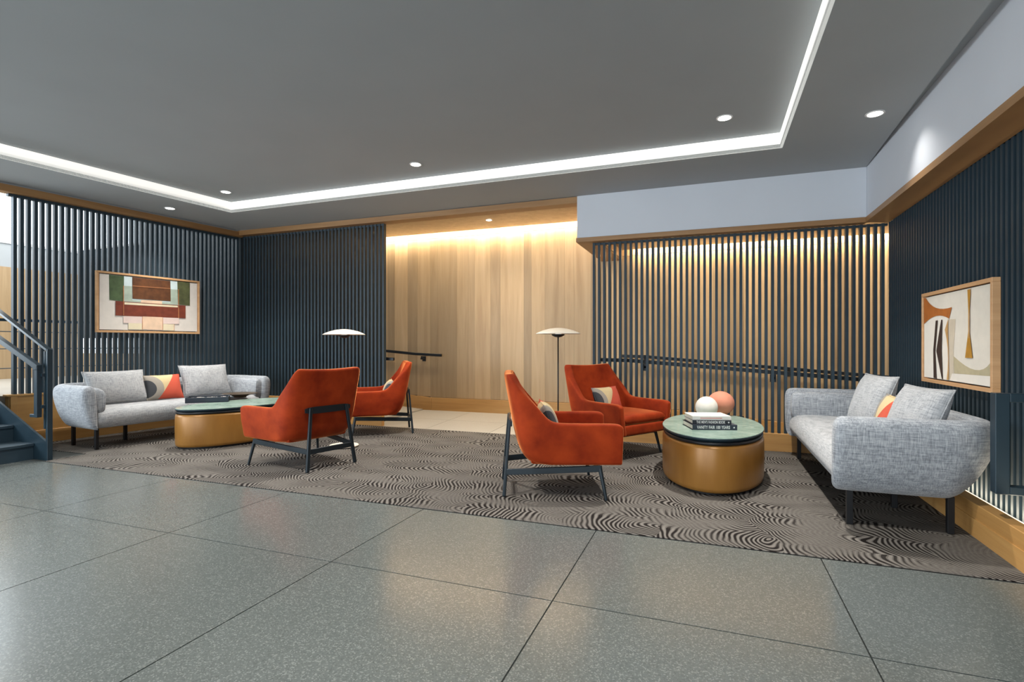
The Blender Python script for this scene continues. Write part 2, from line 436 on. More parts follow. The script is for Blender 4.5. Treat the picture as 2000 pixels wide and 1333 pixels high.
# oak underside of the soffit, wraps back to the oak wall at its left end
mb = MB().box(XS-.01, XSR, YS-.01, YB, 2.285, 2.335)
mb.box(XS-.01, -1.20, YB, WALLY, 2.285, 2.335)
struct('trim_7', mb, M['oak_trim'], bevel=.002, seg=1)
struct('trim_8', MB().prism([(XSR-.01, -4.6), (XR+.0, -4.6), (XR+.0, YB), (XSR-.01, YS-.01)], 2.285, 2.335), M['oak_trim'])
struct('trim_9', MB().box(XS, -1.2, 6.16, WALLY, 2.335, 2.9).box(-1.2, 4.2, 6.16, 6.22, 2.335, 2.9), M['oak_trim'])

# ------------------------------------------------------------------ oak wall behind, its panels, ceilings and led slots
wb = struct('wall_back', MB().box(-7.9, 4.2, WALLY+.02, WALLY+.1, -.3, 3.1), M['navy_dark'])
random.seed(11)
x = -7.5
widths = [.24, .13, .34, .20, .11, .27, .16, .38, .12, .21, .30, .14, .25, .18]
i = 0
while x < 3.9:
    w = widths[i % len(widths)]; i += 1
    low = x > -1.3
    top = 2.345 if low else 2.80
    zb = ramp_z(x+w/2)+.205
    obj('panel', MB().box(x+.0007, x+w-.0007, WALLY, WALLY+.02, zb, top), M['oak_wall'], wb)
    obj('panel', MB().box(x+.0007, x+w-.0007, WALLY, WALLY+.02, top+.004, 3.05 if not low else 2.6), M['oak_wall'], wb)
    x += w
# baseboard in lengths following the ramps
def bb(xa, xb):
    za, zb_ = ramp_z(xa), ramp_z(xb)
    return quad_slab([(xa, WALLY-.018, za+.2), (xb, WALLY-.018, zb_+.2), (xb, WALLY+.02, zb_+.2), (xa, WALLY+.02, za+.2)], .26)
base_b = struct('baseboard_back', bb(-4.2, -.95), M['oak_base'], bevel=.002, seg=1)
obj('baseboard_piece', bb(-7.4, -4.202), M['oak_base'], base_b, bevel=.002, seg=1)
obj('baseboard_piece', bb(-.948, 3.8), M['oak_base'], base_b, bevel=.002, seg=1)
# oak ceilings of the passage
oc = struct('ceiling_passage', MB().box(-7.2, XS-.0, 6.17, 7.38, 2.86, 2.88), M['oak_wall'])
obj('ceiling_panel', MB().box(-1.2, 4.0, 6.22, 7.38, 2.41, 2.43), M['oak_wall'], oc)
obj('slot_cover', MB().box(-7.2, XS, 7.2, WALLY+.02, 3.0, 3.02).box(-1.2, 4.0, 7.2, WALLY+.02, 2.53, 2.55), M['oak_wall'], oc)
obj('slot_cover', MB().box(-1.2, -1.18, 6.2, WALLY, 2.3, 3.0), M['oak_wall'], oc)
led = obj('led_strip', MB().box(-7.0, XS-.02, 7.40, 7.45, 2.91, 2.93), M['led_warm'], oc)
led = obj('led_strip', MB().box(-1.15, 3.9, 7.40, 7.45, 2.46, 2.48), M['led_warm'], oc)
struct('wall_passage_end', MB().box(4.0, 4.1, 6.1, 7.6, -.3, 3.0), M['navy_dark'])

# ------------------------------------------------------------------ slat screens
SW, SD = .027, .055
def slat_mesh(h, w=SW, d=SD):
    m = MB().box(-w/2, w/2, 0, d, 0, h); return m.mesh('slat', M['navy'])
# left wall: oak knee wall + slats
ZK = .565
mb = lbox(-.06, 2.67, -.09, .0, 0, ZK-.02)
wl = struct('wall_left', mb, M['oak_base'])
obj('base_cap', lbox(-.06, 2.69, -.09, .012, ZK-.02, ZK), M['oak_base'], wl, bevel=.002, seg=1)
obj('base_frame', lbox(0, 2.67, 0, .012, 0, .15), M['oak_base'], wl, bevel=.002, seg=1)
for s in (0, .9, 1.8, 2.60): obj('base_stile', lbox(s, s+.06, 0, .010, .151, ZK-.021), M['oak_base'], wl, bevel=.002, seg=1)
me = slat_mesh(2.725-ZK, .030, .058)
rz = math.atan2(LD.y, LD.x)
n = 0; s = .012
while s < 2.67:
    x, y = left(s, -.01)
    link('slat', me, wl, (x, y, ZK), (0, 0, rz)); s += .0605; n += 1
obj('top_rail', lbox(0, 2.67, -.068, -.012, 2.70, 2.724), M['navy'], wl)
# back left screen
HB = .345
wbl = struct('wall_back_left', MB().box(BL.x, -4.16, CARPET1+.005, CARPET1+.07, 0, HB), M['oak_base'], bevel=.003, seg=1)
me = slat_mesh(2.745-.22)
x = -4.17
while x > BL.x+.01:
    link('slat', me, wbl, (x, YB, .22)); x -= .0605
obj('led_strip', MB().box(-6.55, -4.2, CARPET1+.075, CARPET1+.085, HB-.02, HB-.008), M['led_soft'], wbl)
obj('top_rail', MB().box(BL.x, -4.16, YB+.01, YB+.05, 2.72, 2.744), M['navy'], wbl)
obj('corner_post', MB().box(BL.x-.12, BL.x+.0, YB-.02, YB+.05, 0, 2.74), M['navy'], wbl)
# back right screen
HR = .185
wbr = struct('wall_back_right', MB().box(-1.30, 1.42, CARPET1+.005, CARPET1+.07, 0, HR), M['oak_base'], bevel=.003, seg=1)
me = slat_mesh(2.285-.06)
x = -1.285
while x < XR-.01:
    link('slat', me, wbr, (x, YB, .06)); x += .0605
obj('led_strip', MB().box(-1.2, 1.55, CARPET1+.075, CARPET1+.085, HR-.02, HR-.008), M['led_soft'], wbr)
obj('top_rail', MB().box(-1.3, XR, YB+.01, YB+.05, 2.262, 2.284), M['navy'], wbr)
# right wall
wr = struct('wall_right', MB().box(XR+.062, XR+.12, -4.8, YB+.06, -.02, 2.95), M['navy_dark'])
struct('wall_right_return', MB().box(XR+.062, 2.0, YB+.061, YB+.1, -.3, 2.95), M['navy_dark'])
me = slat_mesh(2.285-.02, SW, SD)
y = YB-.03
n = 0
while y > 1.55:
    link('slat', me, wr, (XR+SD, y, .02), (0, 0, PI/2)); y -= .0605; n += 1
bbr = struct('baseboard_right', MB().box(XSR, XSR+.075, 1.5, CARPET1+.0, 0, .195), M['oak_base'], bevel=.003, seg=1)
obj('baseboard_groove_strip', MB().box(XSR-.006, XSR, 1.5, CARPET1, 0, .11), M['oak_base'], bbr, bevel=.001, seg=1)
obj('led_strip', MB().box(XSR+.082, XSR+.090, 1.5, CARPET1-.05, .178, .190), M['led_soft'], bbr)
area('led_base_light', (XSR+.13, 3.8, .12), (0, math.radians(180+25), 0),  .03, 4.4, 14, WARM)
area('led_base_light', (.15, CARPET1+.10, .09), (math.radians(180+14), 0, 0), 2.7, .03, 9, WARM)
area('led_base_light', (-5.4, CARPET1+.10, .24), (math.radians(180+14), 0, 0), 2.3, .03, 5, WARM)

# ------------------------------------------------------------------ upper lobby seen through the left screen
struct('wall_far', MB().box(-10.75, -10.65, -4.8, 6.2, .55, 2.36), M['oak_wall'])
struct('wall_far_upper', MB().box(-10.76, -10.66, -4.8, 6.2, 2.36, 2.74), M['plaster'])
w1 = struct('window_1', MB().box(-10.74, -10.70, -4.8, 6.2, 2.74, 4.3), M['window'])
obj('window_frame', MB().box(-10.70, -10.64, -4.8, 6.2, 2.74, 2.78).box(-10.70, -10.64, 3.0, 3.06, 2.78, 4.3).box(-10.70, -10.64, 4.6, 4.66, 2.78, 4.3), M['white'], w1)
struct('wall_lobby_back', MB().box(-10.65, -6.9, 6.2, 6.27, 1.22, 2.80), M['navy_dark'])
struct('wall_lobby_low', MB().box(-10.65, -6.75, 6.2, 6.27, .55, .95), M['oak_wall'])
w2 = struct('window_2', MB().box(-10.65, -6.75, 6.22, 6.25, 2.80, 4.3), M['window'])
obj('window_frame', MB().box(-10.65, -6.75, 6.18, 6.22, 2.80, 2.83), M['white'], w2)
w3 = struct('window_3', MB().box(-10.65, -7.6, 6.22, 6.25, .95, 1.22), M['window'])
obj('window_frame', MB().box(-9.6, -9.55, 6.17, 6.22, .95, 1.22).box(-8.2, -8.15, 6.17, 6.22, .95, 1.22), M['navy'], w3)
struct('floor_upper', MB().prism([(-10.7, -1.0), (-7.75, -1.0), (-7.75, 3.2), left(2.76, -.1), left(0, -.1), (-10.7, 6.2)], .40, .55), M['stone'])
struct('ceiling_lobby', MB().box(-10.76, -7.1, -4.8, 6.3, 4.3, 4.4), M['plaster'])
# thin cable railing of the upper lobby
cr = thing('cable_railing', 'thin dark cable railing of the raised lobby behind the left slats', 'railing', (-8.4, 4.6, .55))
for yy in (-.9, .2, 1.3): obj('post', MB().box(-.02, .02, yy-.02, yy+.02, 0, .85), M['navy_metal'], cr)
for zz in (.25, .5, .72): obj('cable', MB().cyl((0, -1.2, zz), (0, 1.5, zz), .006, n=8), M['navy_metal'], cr)
obj('rail', MB().box(-.02, .02, -1.2, 1.5, .85, .885), M['navy_metal'], cr)

# ------------------------------------------------------------------ downlights
def downlight(label, px, py, zc, aim=None, cat='ceiling light', r=.052, power=14, ang=104, col=NEUT, tilt=None):
    x, y = floor_at(px, py, zc)
    t = thing('downlight', label, cat, (x, y, zc), group='recessed ceiling downlights')
    obj('rim', MB().lathe([(r+.012, -.004), (r+.012, .0), (r-.001, .0), (r-.001, -.004)], 32), M['white'], t)
    obj('lens', MB().lathe([(r-.002, -.0055), (r-.002, -.001)], 32), M['lamp'], t)
    spot('downlight_beam', (x, y, zc-.02), aim or (x, y, 0), power, col, ang, 1.0)
    return t
downlight('ceiling downlight nearest the right end of the tray', 1415, 230, ZT, power=400)
downlight('middle downlight of the tray, above the gap between the rust chairs', 812, 321, ZT, power=400)
downlight('small tray downlight at the left, near the glowing corner', 441, 375, ZT, power=340)
downlight('downlight outside the tray, above the left slat wall', 332, 407, ZC, power=130, aim=(-6.2, 4.9, 0))
downlight('tilted downlight outside the tray, beside the white soffit', 1709, 222, ZC, power=24, aim=(1.50, 4.2, 0.9), ang=95)
downlight('small downlight in the oak ceiling of the passage', 955, 430, 2.855, power=60, r=.04, col=(1, .85, .65))

# ------------------------------------------------------------------ artworks
def art_geometry(layers, mapf, wd, ht, mb, y):
    for k, (pts, mi) in enumerate(layers):
        q = [mapf(*p) for p in pts]
        n = len(q); yy = y - .0006*(k+1)
        vs = [((a-.5)*wd, yy, (.5-b)*ht) for a, b in q]
        mb.add(vs, [tuple(range(n))], mi)
def make_art(label, width, height, loc, rot, layers, mapf, mats, name='framed_painting', depth=.04, fw=.026):
    t = thing(name, label, 'painting', loc, rot)
    W2, H2 = width/2, height/2
    for (a, b, c, d) in ((-W2, W2, H2-fw, H2), (-W2, W2, -H2, -H2+fw), (-W2, -W2+fw, -H2+fw, H2-fw), (W2-fw, W2, -H2+fw, H2-fw)):
        obj('frame_side', MB().box(a, b, -depth, 0, c, d), M['oak_frame'], t, bevel=.002, seg=1)
    obj('shadow_backing', MB().box(-W2+fw, W2-fw, -.006, 0, -H2+fw, H2-fw), M['black_metal'], t)
    g = .009; cw, ch = width-2*fw-2*g, height-2*fw-2*g
    mb = MB().box(-cw/2, cw/2, -depth+.008, -.006, -ch/2, ch/2)
    art_geometry(layers, mapf, cw, ch, mb, -depth+.008)
    me = bpy.data.meshes.new('canvas'); me.from_pydata(mb.v, [], mb.f)
    for m in mats: me.materials.append(m)
    me.polygons.foreach_set('material_index', mb.mi); me.update()
    link('canvas', me, t)
    return t
def paint(name, c, var=.10): return plain('paint_'+name, c[:3]+(1,), .75, var=var, scale=14)
def persp(TL, TR_, BR, BLc, Z0, Z1):
    def f(x, y):
        xn = (x-TL[0])/(TR_[0]-TL[0]); t = xn*Z0/(Z1-xn*(Z1-Z0))
        top = TL[1]+(TR_[1]-TL[1])*xn; bot = BLc[1]+(BR[1]-BLc[1])*xn
        return (min(1, max(0, t)), min(1, max(0, (y-top)/(bot-top))))
    return f
mats = [paint('cream', srgb(226, 218, 208), .04), paint('green', srgb(74, 92, 60), .3), paint('pale_blue', srgb(206, 222, 222), .06),
        paint('brown', srgb(98, 58, 28), .35), paint('sage', srgb(170, 184, 168), .12), paint('rust_brown', srgb(120, 54, 34), .22),
        paint('peach', srgb(232, 200, 170), .08), paint('pale_pink', srgb(228, 206, 196), .05), paint('yellow_cream', srgb(230, 216, 184), .05),
        paint('line_orange', srgb(196, 130, 84), .1), paint('olive', srgb(84, 88, 54), .3)]
R = lambda x0, y0, x1, y1, x2, y2, x3, y3: [(x0, y0), (x1, y1), (x2, y2), (x3, y3)]
layers = [
 (R(822,235, 1410,285, 1410,540, 822,540), 2), (R(822,340, 918,345, 918,505, 822,505), 4), (R(1330,370, 1410,375, 1410,540, 1330,530), 4),
 (R(822,490, 1410,520, 1410,545, 822,515), 4),
 (R(664,222, 826,236, 826,510, 668,495), 1), (R(1405,285, 1540,295, 1540,545, 1412,535), 10),
 (R(916,245, 1330,282, 1334,500, 920,478), 3), (R(1010,490, 1240,500, 1240,560, 1010,545), 6),
 (R(830,540, 1412,565, 1412,548, 830,518), 8),
 (R(732,505, 1494,545, 1494,682, 732,662), 5), (R(830,518, 1410,548, 1410,566, 830,542), 8),
 (R(818,668, 1425,680, 1425,745, 818,742), 7), (R(1024,668, 1245,674, 1245,812, 1024,808), 6),
 (R(872,742, 1020,744, 1020,812, 872,810), 8), (R(1250,746, 1368,748, 1368,818, 1250,815), 8),
 (R(816,340, 822,340, 822,660, 816,660), 9), (R(1412,370, 1418,370, 1420,680, 1414,680), 9), (R(1022,668, 1026,668, 1026,808, 1022,808), 9), (R(1243,674, 1247,674, 1247,812, 1243,812), 9),
 (R(916,338, 1330,362, 1330,366, 916,342), 9), (R(1366,750, 1370,750, 1370,818, 1366,818), 9)]
ax, ay = left(1.265, .022)
art_l = make_art('framed abstract of green, brown and rust blocks on the left slat wall', 1.25, .742, (ax, ay, 1.622), rz, layers,
         persp((560, 210), (1620, 305), (1620, 822), (565, 815), 6.3, 7.4), mats)
mats2 = [paint('bone', srgb(224, 216, 202), .04), paint('sienna', srgb(172, 98, 34), .14), paint('umber', srgb(56, 38, 28), .1),
         paint('khaki', srgb(184, 172, 140), .10), paint('ochre', srgb(178, 128, 40), .14), paint('beige', srgb(204, 190, 168), .06),
         paint('warm_white', srgb(232, 224, 212), .03), paint('tan', srgb(190, 148, 92), .1)]
def arc(p0, p1, p2, n=8): return [((1-t)**2*p0[0]+2*t*(1-t)*p1[0]+t*t*p2[0], (1-t)**2*p0[1]+2*t*(1-t)*p1[1]+t*t*p2[1]) for t in [i/n for i in range(n+1)]]
layers2 = [
 ([(312, 500)]+arc((312, 500), (400, 400), (480, 460))+arc((480, 460), (500, 600), (490, 920))+[(312, 885)], 6),
 ([(485, 470), (535, 470), (520, 700), (520, 925), (490, 918)], 5),
 ([(520, 745)]+arc((520, 745), (700, 940), (786, 815))+[(786, 915)]+[(525, 875)], 3),
 ([(510, 875), (786, 915), (785, 995), (495, 925)], 6),
 (arc((325, 305), (380, 420), (510, 380))+arc((490, 465), (400, 400), (312, 495))+[(310, 305)], 1),
 ([(395, 475), (410, 473), (392, 700), (402, 905), (380, 898), (378, 690)], 2),
 (arc((435, 470), (420, 560), (400, 700), 4)+[(440, 912), (446, 912), (438, 700), (443, 470)], 2),
 (arc((486, 465), (470, 520), (462, 545), 4)+arc((462, 545), (500, 720), (475, 920), 5)+arc((490, 920), (490, 700), (484, 560), 5), 7),
 ([(625, 255), (648, 250), (640, 420), (638, 560), (662, 770), (608, 765), (632, 560), (632, 420)], 4),
 ([(632, 430), (641, 430), (640, 620), (632, 620)], 7)]
art_r = make_art('framed abstract of curved white, sienna and umber shapes on the right slat wall', 1.137, .69, (XR-.001, 4.52, 1.158), -PI/2, layers2,
         persp((310, 305), (788, 215), (785, 995), (312, 885), 4.2, 3.15), mats2, depth=.042)

# ------------------------------------------------------------------ handrails of the ramps
def handrail(label, pts, wall_dir, brackets, ws=.035, hs=.042):
    t = thing('handrail', label, 'handrail', tuple(pts[0]))
    o = Vector(pts[0])
    for a, b in zip(pts[:-1], pts[1:]):
        obj('rail', MB().bar(Vector(a)-o, Vector(b)-o, ws, hs), M['black_metal'], t, bevel=.004, seg=1)
    for (x, z) in brackets:
        p = Vector((x, pts[0][1], z))-o
        m = MB().box(p.x-.02, p.x+.02, min(0, wall_dir)*1.0 if wall_dir < 0 else -.0, max(0, wall_dir), p.z-.07, p.z-.045)
        m.box(p.x-.008, p.x+.008, -.008, .008, p.z-.07, p.z-.015)
        m.box(p.x-.03, p.x+.03, wall_dir-.012 if wall_dir > 0 else wall_dir, wall_dir if wall_dir > 0 else wall_dir+.012, p.z-.10, p.z-.02)
        obj('bracket', m, M['black_metal'], t)
    return t
yw = WALLY-.09
handrail('black handrail end on the oak wall, left of the opening', [(-6.9, yw, 1.155), (-4.45, yw, .955), (-3.98, yw, .935)], .088, [(-4.34, .935), (-6.0, 1.08)])
handrail('black handrail on the oak wall behind the right slats, upper of the two', [(-1.20, yw, .945), (-.85, yw, .94), (3.2, yw, .62)], .088, [(-.85, .94), (.9, .80)])
yn = YB+.10
handrail('black handrail just behind the slats of the back left screen', [(-6.55, yn, 1.06), (-4.5, yn, .915), (-4.06, yn, .905)], -.04, [(-6.2, 1.03), (-5.2, .965)])
handrail('black handrail just behind the slats of the back right screen, lower of the two', [(-1.25, yn, .925), (-.9, yn, .92), (1.5, yn, .745)], -.04, [(-.7, .905), (.6, .81)])

# ------------------------------------------------------------------ stair at the left
st = thing('staircase', 'navy metal stairs going up at the left edge, beside the grey sofa', 'stairs', (-6.10, 3.14, 0))
RUN, RISE = .32, .1555
for k in range(5):
    x1 = -k*RUN
    s_ = obj('step', MB().box(x1-RUN-(.0), x1, -1.5, -.0, 0 if k == 0 else k*RISE-.02, (k+1)*RISE-.028), M['navy'], st)
    obj('tread', MB().box(x1-RUN, x1+.012, -1.5, -.0, (k+1)*RISE-.027, (k+1)*RISE), M['navy'], st, bevel=.003, seg=1)
def stringer(y0, y1):
    sl = RISE/RUN
    poly = [(.21, 0), (.21, .17), (-1.65, .17+1.86*.462), (-1.65, .55), (-1.30, .38), (-.35, 0)]
    mb = MB(); n = len(poly)
    vs = [(x, y0, z) for x, z in poly]+[(x, y1, z) for x, z in poly]
    mb.add(vs, [tuple(range(n)), tuple(range(n, 2*n))[::-1]]+[(i, i+n, (i+1)%n+n, (i+1)%n) for i in range(n)]); return mb
obj('stringer', stringer(.002, .022), M['navy_metal'], st)
obj('stringer', stringer(-1.53, -1.51), M['navy_metal'], st)
# balustrade as part of the stair
obj('post', MB().box(.188, .215, .0, .045, 0, 1.06), M['navy_metal'], st, bevel=.002, seg=1)
obj('post', MB().box(.150, .168, .004, .03, .3, 1.04), M['navy_metal'], st)
sl = .487
obj('upper_rail', MB().bar((.20, .02, 1.05), (-1.6, .02, 1.05+1.8*sl), .045, .024), M['navy_metal'], st, bevel=.002, seg=1)
hr = obj('hand_rail', MB().bar((.165, -.04, .885), (-1.6, -.04, .885+1.765*.43), .045, .05), M['navy_metal'], st, bevel=.003, seg=1)
obj('rail_return', MB().box(.105, .17, -.062, -.018, .86, .91).box(.125, .17, -.062, -.018, .44, .87).box(.06, .17, -.062, -.018, .415, .445), M['navy_metal'], st, bevel=.003, seg=1)
for zz in (.80, .50): obj('rail_bracket', MB().box(.155, .19, -.03, .02, zz, zz+.03), M['navy_metal'], st)

# loop of rail at the right edge
lx, ly = from_cam(.907*2.76, 2.76)
lr = thing('rail_loop', 'dark navy rectangular rail loop on the right wall at the right edge', 'handrail', (XR, ly, .33))
a = lx-XR
obj('upright', MB().box(a, a+.060, -.03, .03, .0, .52), M['navy_metal'], lr, bevel=.003, seg=1)
obj('crossbar', MB().box(a+.060, .0, -.03, .03, .475, .52), M['navy_metal'], lr, bevel=.003, seg=1)
obj('crossbar', MB().box(a+.060, .0, -.03, .03, 0, .042), M['navy_metal'], lr, bevel=.003, seg=1)

# ------------------------------------------------------------------ armchair
def lerp_tab(tab, z):
    for (z0, v0), (z1, v1) in zip(tab[:-1], tab[1:]):
        if z <= z1: return v0+(v1-v0)*max(0, (z-z0))/(z1-z0)
    return tab[-1][1]
REAR = [(.235, -.175), (.30, -.225), (.40, -.262), (.55, -.292), (.88, -.352)]
HALF = [(.235, .335), (.40, .365), (.53, .375), (.88, .362)]
def chair_shell():
    # plan path: front left arm tip round the back to the front right arm tip
    P = []   # (x position at base, side factor -1..1, back weight, top height, thickness)
    sidex = [(.478, .505), (.455, .532), (.40, .536), (.22, .536), (.08, .537), (0, .542), (-.045, .57), (-.09, .645)]
    for x, zt in sidex: P.append(('s', 1, x, zt))
    for k, zt in ((.0, .765), (.35, .855), (.7, .885), (1, .885)): P.append(('c', 1, k, zt))
    for k in (.6, .3, 0, -.3, -.6): P.append(('b', k, 0, .885-.012*(1-abs(k))))
    for k, zt in ((1, .885), (.7, .885), (.35, .855), (.0, .765)): P.append(('c', -1, k, zt))
    for x, zt in sidex[::-1]: P.append(('s', -1, x, zt))
    RC = .11
    def pos(p, z, inset):
        kind, sg, q, zt = p
        rear = lerp_tab(REAR, z)+inset; hw = lerp_tab(HALF, z)-inset*(.9)
        lean = lerp_tab(REAR, z)-lerp_tab(REAR, .40)
        rc = max(.03, RC-inset*.6-max(0, z-.55)*.13)
        if kind == 's':
            w = min(1, max(0, (.10-q)/.25)); x = q + w*lean*.8
            taper = .0
            return (x, sg*(hw + .01*min(1, max(0, q)/.4)), z)
        if kind == 'c':
            a = q*PI/2; return (rear+rc-rc*math.sin(a), sg*(hw-rc+rc*math.cos(a)), z)
        # slight bow of the back
        return (rear - .012*(1-sg*sg) , sg*(hw-rc)/.8 if abs(sg) < .8 else sg*hw, z)
    rows = 9
    mb = MB(); n = len(P)
    prof = []
    # outer going up, then over the rim, inner going down
    cols = []
    for p in P:
        zb, zt = .235, p[3]; col = []
        th = .070 if p[0] == 's' else .075
        for r in range(rows+1):
            t = r/rows; z = zb+(zt-.012-zb)*t
            col.append(pos(p, z, 0))
        col.append(pos(p, zt-.002, .010)); col.append(pos(p, zt, .022))
        col.append(pos(p, zt, th-.022)); col.append(pos(p, zt-.002, th-.010))
        for r in range(rows, -1, -1):
            t = r/rows; z = zb+(zt-.012-zb)*t
            col.append(pos(p, z, th + (.03*(1-t) if p[0] != 's' else 0)))
        cols.append(col)
    m = len(cols[0]); vs = [v for c in cols for v in c]; fs = []
    for i in range(n-1):
        for j in range(m): fs.append((i*m+j, i*m+(j+1) % m, (i+1)*m+(j+1) % m, (i+1)*m+j))
    # end caps: bridge outer and inner columns row by row
    for i in (0, n-1):
        b = i*m; k = m//2
        for j in range(k-1):
            fs.append((b+j, b+j+1, b+m-2-j, b+m-1-j))
    mb.add(vs, fs); return mb
def soft_box(x0, x1, y0, y1, z0, z1, crown=.0, n=6, r=.02):
    # rounded slab with a gently crowned top
    mb = MB(); xs = [x0, x0+r*.3, x0+r]+[x0+r+(x1-x0-2*r)*i/n for i in range(1, n)]+[x1-r, x1-r*.3, x1]
    ys = [y0, y0+r*.3, y0+r]+[y0+r+(y1-y0-2*r)*i/n for i in range(1, n)]+[y1-r, y1-r*.3, y1]
    def e(t, a, b): d = min(t-a, b-t); return 0 if d >= r else (1-math.sqrt(max(0, 1-((r-d)/r)**2)))
    N, K = len(xs), len(ys); top = []; bot = []
    for x in xs:
        for y in ys:
            k = min(1, e(x, x0, x1)+e(y, y0, y1)); u = (x-x0)/(x1-x0)*2-1; w = (y-y0)/(y1-y0)*2-1
            c = crown*(1-u*u)*(1-w*w)**.5 if crown else 0
            top.append((x, y, z1-k*min(r, (z1-z0)/2)+c)); bot.append((x, y, z0+k*min(r, (z1-z0)/2)))
    vs = top+bot; fs = []; o = N*K
    for i in range(N-1):
        for j in range(K-1):
            a = i*K+j; fs.append((a, a+K, a+K+1, a+1)); fs.append((o+a, o+a+1, o+a+K+1, o+a+K))
    for i in range(N-1):
        a = i*K; fs.append((a, o+a, o+a+K, a+K)); a = i*K+K-1; fs.append((a, a+K, o+a+K, o+a))
    for j in range(K-1):
        a = j; fs.append((a, a+1, o+a+1, o+a)); a = (N-1)*K+j; fs.append((a, o+a, o+a+1, a+1))
    return mb.add(vs, fs)
def make_chair():
    t = thing('armchair', '', 'chair', group='four rust velvet armchairs')
    obj('shell', chair_shell(), M['velvet'], t, smooth=True, sub=2)
    obj('seat_base', soft_box(-.17, .468, -.30, .30, .236, .335, r=.018), M['velvet'], t, smooth=True, sub=1)
    obj('seat_cushion', soft_box(-.19, .462, -.297, .297, .338, .425, crown=.02, r=.03), M['velvet'], t, smooth=True, sub=1)
    for sg in (-1, 1):
        obj('leg', MB().cyl((.355, sg*.365, 0), (.315, sg*.325, .232), .011, .016, 14), M['frame_metal'], t, smooth=False)
        obj('leg', MB().bar((-.362, sg*.250, 0), (-.318, sg*.185, .545), .026, .030, (0, 1, 0), w2=.020, d2=.030), M['frame_metal'], t, bevel=.006, seg=2)
        obj('side_rail', MB().bar((-.345, sg*.235, .172), (.325, sg*.335, .215), .018, .045), M['frame_metal'], t, bevel=.003, seg=1)
    obj('rear_stretcher', MB().box(-.356, -.340, -.235, .235, .148, .193), M['frame_metal'], t, bevel=.003, seg=1)
    obj('front_stretcher', MB().box(.30, .316, -.325, .325, .196, .232), M['frame_metal'], t, bevel=.003, seg=1)
    mb = MB(); n = 14; vs = []
    for i in range(n+1):
        y = -.235+.47*i/n; x = -.303-.012*(1-(y/.235)**2); h = .030*math.sqrt(max(.15, 1-(abs(y)/.25)**6))
        vs += [(x, y, .520-h), (x, y, .520+h), (x-.010, y, .520+h), (x-.010, y, .520-h)]
    fs = [(0, 1, 2, 3), (4*n+3, 4*n+2, 4*n+1, 4*n)]
    for i in range(n):
        for j in range(4): fs.append((4*i+j, 4*i+4+j, 4*i+4+(j+1) % 4, 4*i+(j+1) % 4))
    obj('back_plate', mb.add(vs, fs), M['frame_metal'], t)
    return t
ch0 = make_chair()
def place(o, X, Z, dx, dz):     # camera-plan position of the chair centre and its facing direction
    x, y = from_cam(X, Z); ux, uy = from_cam(dx, dz)
    o.location = (x, y, 0); o.rotation_euler = (0, 0, math.atan2(uy, ux)); return o
chA = place(ch0, -1.90, 4.925, -.824, .566); chA['label'] = 'rust velvet armchair with its back to us, beside the left ochre table'
chB = place(copy_tree(ch0), -1.64, 6.68, -.962, -.272); chB['label'] = 'farthest rust velvet armchair, facing left, near the left floor lamp'
chC = place(copy_tree(ch0), .298, 4.075, .9996, .025); chC['label'] = 'nearest rust velvet armchair, seen side-on facing right'
chD = place(copy_tree(ch0), 1.01, 5.47, math.cos(math.radians(-53)), math.sin(math.radians(-53))); chD['label'] = 'rust velvet armchair facing the right ochre table, slats behind'

# ------------------------------------------------------------------ pillows
def pillow_mesh(w, h, t, mat, n=22, pinch=.035):
    mb = MB(); vs = []; fs = []
    for side in (1, -1):
        for i in range(n+1):
            for j in range(n+1):
                a = -1+2*i/n; b = -1+2*j/n
                px = a*w/2*(1-pinch*(1-a*a)*0 - pinch*(b*b*0) - pinch*1.6*(1-b*b)*abs(a)**3)
                pz = b*h/2*(1-pinch*1.6*(1-a*a)*abs(b)**3)
                th = t/2*max(0, (1-abs(a)**2.4))**.55*max(0, (1-abs(b)**2.4))**.55
                th *= 1+.05*math.sin(7*a+3*b)
                vs.append((px, side*th, pz))
    k = (n+1)**2
    for s_ in range(2):
        for i in range(n):
            for j in range(n):
                a = s_*k+i*(n+1)+j; q = (a, a+1, a+n+2, a+n+1); fs.append(q if s_ else q[::-1])
    mb.add(vs, fs)
    me = mb.mesh('pillow', mat, True)
    bm = bmesh.new(); bm.from_mesh(me); bmesh.ops.remove_doubles(bm, verts=bm.verts, dist=.0004)
    bmesh.ops.recalc_face_normals(bm, faces=bm.faces); bm.to_mesh(me); bm.free(); return me
def piping_mesh(w, h, r, pinch=.035, n=22, mat=None):
    pts = []
    for i in range(n+1): pts.append((-1+2*i/n, -1))
    for i in range(1, n+1): pts.append((1, -1+2*i/n))
    for i in range(1, n+1): pts.append((1-2*i/n, 1))
    for i in range(1, n): pts.append((-1, 1-2*i/n))
    P = [Vector((a*w/2*(1-pinch*1.6*(1-b*b)*abs(a)**3), 0, b*h/2*(1-pinch*1.6*(1-a*a)*abs(b)**3))) for a, b in pts]
    m = len(P); vs = []; fs = []; K = 6
    for i in range(m):
        d = (P[(i+1) % m]-P[i-1]).normalized(); s = d.cross(Vector((0, 1, 0)))
        for k in range(K): vs.append(P[i]+s*math.cos(k*2*PI/K)*r+Vector((0, 1, 0))*math.sin(k*2*PI/K)*r)
    for i in range(m):
        for k in range(K): fs.append((i*K+k, i*K+(k+1) % K, ((i+1) % m)*K+(k+1) % K, ((i+1) % m)*K+k))
    return MB().add(vs, fs).mesh('piping', mat, True)
def pillow(label, loc, rot, w, h, t, mat, pmat=None, group=None, name='cushion'):
    o = link(name, pillow_mesh(w, h, t, mat), None, loc, rot); tag(o, label, 'cushion', group)
    link('piping', piping_mesh(w, h, .004, mat=pmat or mat), o)
    return o

